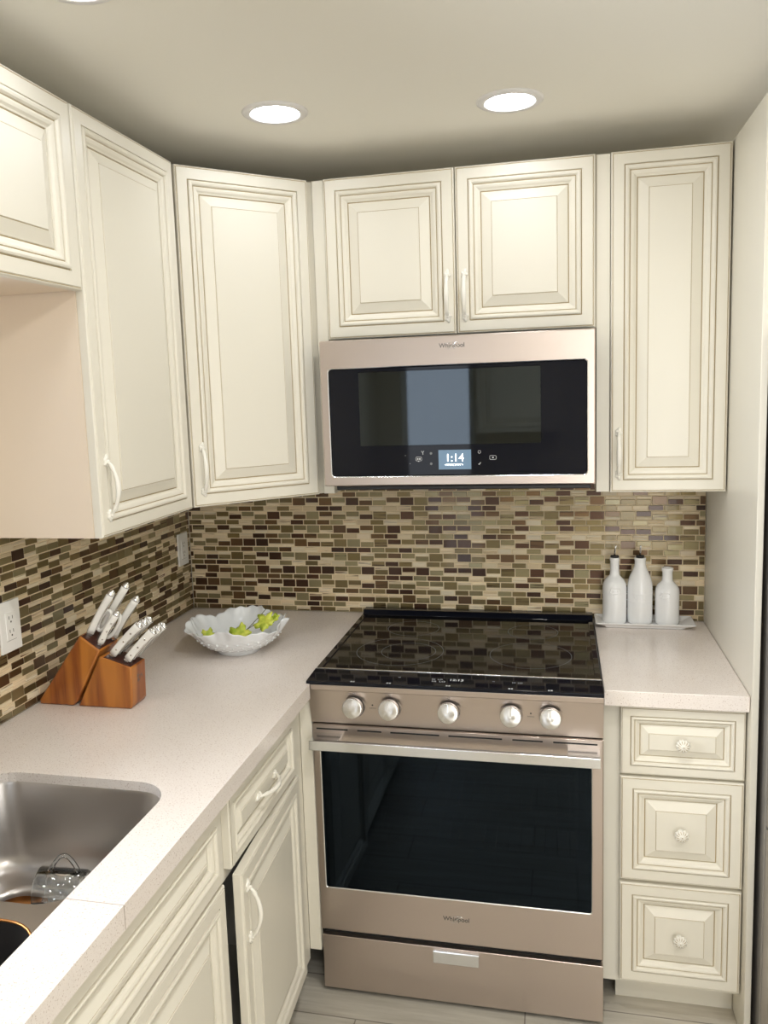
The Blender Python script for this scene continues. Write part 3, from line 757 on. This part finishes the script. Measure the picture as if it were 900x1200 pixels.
knife('kitchen_knife', 'white-handled knife rising behind the steak knives, closest to the low section', 'knife', (.185, -.862, 1.066), (.268, -.862, 1.182), hw=.0095, th=.0080, cap=.012, group=G, roll=.5)
# scissors
t = thing('kitchen_scissors', 'white-looped kitchen scissors among the knives of the tall block section', 'scissors', (.170, -.890, 1.078), rot=(0, math.atan2(.57, .82), 0))
MB().box(-.006, .006, -.0035, .0035, -.02, .014, BLADE, .001).build('blades', t)
for s in (-1, 1):
    p = []
    for k in range(21):
        a = 2 * PI * k / 20; p.append((s * .0125 + .011 * math.cos(a), s * .001, .048 + .034 * math.sin(a) * (1.05 if s > 0 else .9)))
    MB().tube(p, .0048, HANDLE_W, 10, ref=(0, 1, 0), caps=False).build('handle_loop', t)
MB().tube([(0, 0, .010), (0, 0, .020)], .006, CHROME, 10).build('pivot', t)
# six steak knives, two files of three
pos = ['front', 'middle', 'rear']
for f, (bx, bz, tx, tz) in enumerate(((.211, 1.040, .300, 1.128), (.250, 1.028, .336, 1.114))):
    for k in range(3):
        y = -.916 + k * .0195
        side = 'nearest the tall section' if f == 0 else 'nearest the marked end'
        knife('steak_knife', '%s white-handled steak knife in the file %s of the low block' % (pos[k], side), 'knife', (bx, y, bz), (tx + .004 * k, y, tz + .002 * k), hw=.0105, th=.0058, rivets=True, cap=.007, group='steak knives in the low block section')

# ------------------------------------------------------------------ ruffled bowl and leafy sprig
bc = V((.356, -.450, CT))
MILK = mat('milk_glass', (.80, .83, .86), .14, coat=.5)
t = thing('ruffled_bowl', 'white hobnail milk glass bowl with a ruffled rim in the corner', 'bowl', bc)
b = MB(); n = 180
def ruff(a, w): return math.sin(9 * a + .6 * math.sin(3 * a)) * w
def bowl_pt(a, u, inner):
    """u 0 at the foot, 1 at the rim"""
    r = .062 + .088 * (u ** .62); z = .014 + .074 * u ** 1.25
    k = max(0, (u - .55) / .45) ** 1.6
    r += k * (ruff(a, .0085) + .003 * math.sin(27 * a)); z += k * (.0085 * math.sin(4 * a + 1.1) + .004 * math.sin(9 * a + 2) + .0022 * math.sin(27 * a + 1))
    if inner: r -= .0045 * (1 - .6 * u); z += .003 * (1 - u) + .0008
    elif .08 < u < .72:
        r += .0016 * max(0, math.sin(26 * a + (PI if int(u * 12) % 2 else 0))) * abs(math.sin(u * 12 * PI))
    return (r * math.cos(a), r * math.sin(a), z)
A = [2 * PI * k / n for k in range(n)]
rings = [[(.050 * math.cos(a), .050 * math.sin(a), .004) for a in A], [(.058 * math.cos(a), .058 * math.sin(a), .0005) for a in A], [(.064 * math.cos(a), .064 * math.sin(a), .001) for a in A], [(.0625 * math.cos(a), .0625 * math.sin(a), .012) for a in A]]
us = [0, .04, .08] + [.08 + .64 * k / 26 for k in range(1, 27)] + [.78, .84, .90, .95, 1.]
rings += [[bowl_pt(a, u, False) for a in A] for u in us]
rings += [[bowl_pt(a, u, True) for a in A] for u in (1., .95, .9, .8, .6, .4, .2, .08, 0)]
rings += [[(.03 * math.cos(a), .03 * math.sin(a), .016) for a in A], [(.002 * math.cos(a), .002 * math.sin(a), .016) for a in A]]
b.rings(rings, MILK, cap0=True, cap1=True)
for r_ in range(3):
    for k in range(26):
        a = 2 * PI * (k + .5 * (r_ % 2)) / 26; u = .22 + .17 * r_; x, y, z = bowl_pt(a, u, True)
        b.ball((x * 1.035, y * 1.035, z - .001), .0042, MILK, n=8)
b.build('dish', t)

LEAF = mat('yellow_green_leaf', (.50, .58, .06), .45)
bsdf(LEAF).inputs['Base Color'].default_value = (.50, .58, .06, 1)
lk(LEAF, ramp(LEAF, noise(LEAF, 45, objvec(LEAF), 3), [(.35, (.30, .42, .03)), (.62, (.62, .66, .10))]), bsdf(LEAF).inputs['Base Color'])
STEM = mat('dark_stem', (.10, .10, .05), .6)
t = thing('leafy_sprig', 'sprig of yellow-green leaves lying inside the white ruffled bowl', 'leaf sprig', bc + V((.02, -.03, .03)))
def sp(n, mb): return mb.build(n, t, origin=(.02, -.03, .03))
sp('stem', MB().tube([(-.045, -.080, .060), (.0, -.062, .058), (.035, -.045, .066), (.062, .01, .098), (.080, .050, .122)], [.0012, .0014, .0014, .0012, .0008], STEM, 8)
   .tube([(.045, -.03, .076), (.075, .0, .092), (.110, .012, .094)], [.0011, .001, .0007], STEM, 8).tube([(.062, .01, .098), (.09, .03, .108), (.115, .025, .1)], [.0009, .0008, .0006], STEM, 8))
def leaf(c, r, rot, tiltx, tilty):
    b = MB(); b.xf = Matrix.Translation(c) @ Matrix.Rotation(tilty, 4, 'Y') @ Matrix.Rotation(tiltx, 4, 'X') @ Matrix.Rotation(rot, 4, 'Z')
    m = 60; o1, o2, o3 = [], [], []
    for k in range(m):
        a = 2 * PI * k / m
        rr = r * (.74 + .15 * math.cos(5 * a) + .07 * math.cos(13 * a + 1))
        for o, s, h in ((o1, 1, .004 * math.cos(5 * a)), (o2, .55, .005), (o3, .05, .001)): o.append((rr * s * math.cos(a), rr * s * math.sin(a), h))
    b.rings([[(x, y, z - .0008) for x, y, z in o3], [(x, y, z - .0008) for x, y, z in o2], [(x, y, z - .0006) for x, y, z in o1], o1, o2, o3], LEAF, cap0=True, cap1=True)
    sp('leaf', b)
leaf((.034, -.074, .072), .040, .3, .85, .1)
leaf((.012, -.084, .064), .018, 1.2, .6, -.2)
leaf((.088, -.010, .092), .040, .9, .7, -.25)
leaf((.112, .006, .098), .024, .1, .5, -.35)
leaf((-.062, -.076, .068), .026, .5, .6, .4)

# ------------------------------------------------------------------ tray with three bottles
tx0, tx1, ty0, ty1 = 1.403, 1.700, -.122, -.012
t = thing('serving_tray', 'white rectangular ceramic tray under the three white bottles', 'tray', ((tx0 + tx1) / 2, (ty0 + ty1) / 2, CT))
cx, cy = (tx0 + tx1) / 2, (ty0 + ty1) / 2
def tr(i, z, r=.006): return [(x - cx, y - cy, z) for x, y in rrect(tx0 + i, tx1 - i, ty0 + i * .6, ty1 - i * .6, r, 4)]
MB().rings([tr(.036, .0002), tr(.032, .0015), tr(.026, .007), tr(.001, .0165), tr(.0, .0185), tr(.0015, .0198), tr(.026, .0115), tr(.034, .0082)], PORC, True, False, True, True).build('dish', t)
def bottle(x, y, prof, label, spout=True, oval=None, band=False, letters=None):
    z0 = CT + .0084; t = thing('oil_bottle', label, 'bottle', (x, y, z0), group='white bottles on the tray')
    MB().lathe(prof + [(prof[-1][0] * .72, prof[-1][1] - .001), (prof[-1][0] * .7, prof[-1][1] - .03)], PORC, n=48, cap1=False).build('body', t)
    H = prof[-1][1]; R = max(r for r, h in prof)
    b = MB()
    if oval:
        oz, ow, oh, sx = oval
        p = []
        for k in range(29):
            a = 2 * PI * k / 28; c, s = math.cos(a), math.sin(a); c = math.copysign(abs(c) ** .6, c); s = math.copysign(abs(s) ** .6, s)
            th = (sx + ow * c) / R; p.append((R * math.sin(th), -R * math.cos(th) + .0002, oz + oh * s))
        b.tube(p, .0015, PORC, 8, caps=False)
        b.tube([(R * math.sin((sx + ow * .5 * q) / R), -R * math.cos((sx + ow * .5 * q) / R), oz) for q in (-1, -.5, 0, .5, 1)], .0010, PORC, 8)
        b.build('embossed_label', t)
    if band:
        for z in (.072, .098): b.lathe([(R - .0002, z - .0016), (R + .0011, z), (R - .0002, z + .0016)], PORC, n=48, cap0=False, cap1=False)
        for k, ch in enumerate('OIL'):
            th = (k - 1) * .30 - .1; b.text(ch, .019, PORC, Matrix.Rotation(th, 4, 'Z') @ Matrix.Translation((0, -R - .0001, .0852)) @ Matrix.Rotation(PI / 2, 4, 'X'), .0010, .0005)
        b.build('embossed_band', t)
    if spout:
        s = MB().lathe([(.0095, H - .028), (.0100, H - .001), (.0128, H + .0005), (.0132, H + .004), (.0122, H + .0062), (.004, H + .007)], BLACKP, n=28); s = s.build('stopper', t)
        dx = .004 if spout == 1 else .001
        MB().tube([(0, 0, H + .006), (0, 0, H + .018), (dx * .5, -.003, H + .028), (dx, -.008, H + .040)], [.0034, .0030, .0028, .0022], CHROME, 12).build('pour_spout', s)
yb = -.060
bottle(1.4640, yb, [(.0345, 0), (.0362, .003), (.0368, .012), (.0368, .112), (.0350, .124), (.0290, .137), (.0190, .147), (.0148, .153), (.0138, .165), (.0138, .196), (.0150, .199), (.0150, .205), (.0138, .207)],
       'straight-sided white ceramic bottle with black stopper, beside the range', 1, oval=(.106, .0145, .0095, .0))
bottle(1.5405, yb, [(.0345, 0), (.0372, .004), (.0378, .014), (.0378, .115), (.0362, .130), (.0320, .147), (.0240, .165), (.0178, .180), (.0165, .187), (.0165, .198), (.0178, .201), (.0178, .206), (.0165, .208)],
       'tallest white ceramic bottle with embossed band, in the middle of the tray', 2, band=True)
bottle(1.6215, yb, [(.0335, 0), (.0355, .003), (.0362, .012), (.0362, .100), (.0345, .112), (.0290, .123), (.0205, .131), (.0160, .137), (.0152, .146), (.0152, .162), (.0172, .168), (.0175, .174), (.0165, .177)],
       'shortest white ceramic bottle, open without a stopper, beside the tall panel', False, oval=(.094, .0145, .0085, -.012))

# ------------------------------------------------------------------ opposite wall, seen only as reflections
t = thing('wall_cabinet', 'cream wall cabinet on the opposite wall, mirrored in the microwave glass', 'cabinet', (1.30, -4.098, UB))
MB().box(-.56, 0, .0, .305, 0, UT - UB, CREAM).build('carcass', t)
for k in range(1): door(t, 'door', .55, UT - UB, (-.005, .3055, 0), PI, 1., .52, .108)
# ------------------------------------------------------------------ camera
cx, cy, cz, yaw, pit, rol, f, px, py = 1.2961, -2.6814, 1.6652, .2239, .1280, -.0338, 959.91, 438.86, 584.06
fw = V((-math.sin(yaw) * math.cos(pit), math.cos(yaw) * math.cos(pit), -math.sin(pit)))
rt = V((math.cos(yaw), math.sin(yaw), 0)); up = rt.cross(fw)
r2 = rt * math.cos(rol) + up * math.sin(rol); u2 = up * math.cos(rol) - rt * math.sin(rol)
cam = bpy.data.cameras.new('camera'); co = bpy.data.objects.new('camera', cam); COL.objects.link(co)
M = Matrix((r2, u2, -fw)).transposed().to_4x4(); M.translation = V((cx, cy, cz)); co.matrix_world = M
cam.sensor_fit = 'AUTO'; cam.sensor_width = 36; cam.lens = f / 1200 * 36
cam.shift_x = (450 - px) / 1200; cam.shift_y = -(600 - py) / 1200; cam.clip_start = .02
scn.camera = co

# ------------------------------------------------------------------ world and view
w = bpy.data.worlds.new('world'); scn.world = w; w.use_nodes = True
w.node_tree.nodes['Background'].inputs[0].default_value = (.9, .93, 1, 1); w.node_tree.nodes['Background'].inputs[1].default_value = .3
scn.view_settings.view_transform = 'Standard'; scn.view_settings.look = 'None'; scn.view_settings.gamma = 1; scn.view_settings.use_curve_mapping = False
scn.view_settings.exposure = .50
c = scn.cycles
c.use_denoising = True; c.max_bounces = 10; c.diffuse_bounces = 6; c.glossy_bounces = 5; c.transmission_bounces = 8; c.transparent_max_bounces = 8
c.caustics_reflective = False; c.caustics_refractive = False; c.sample_clamp_indirect = 4
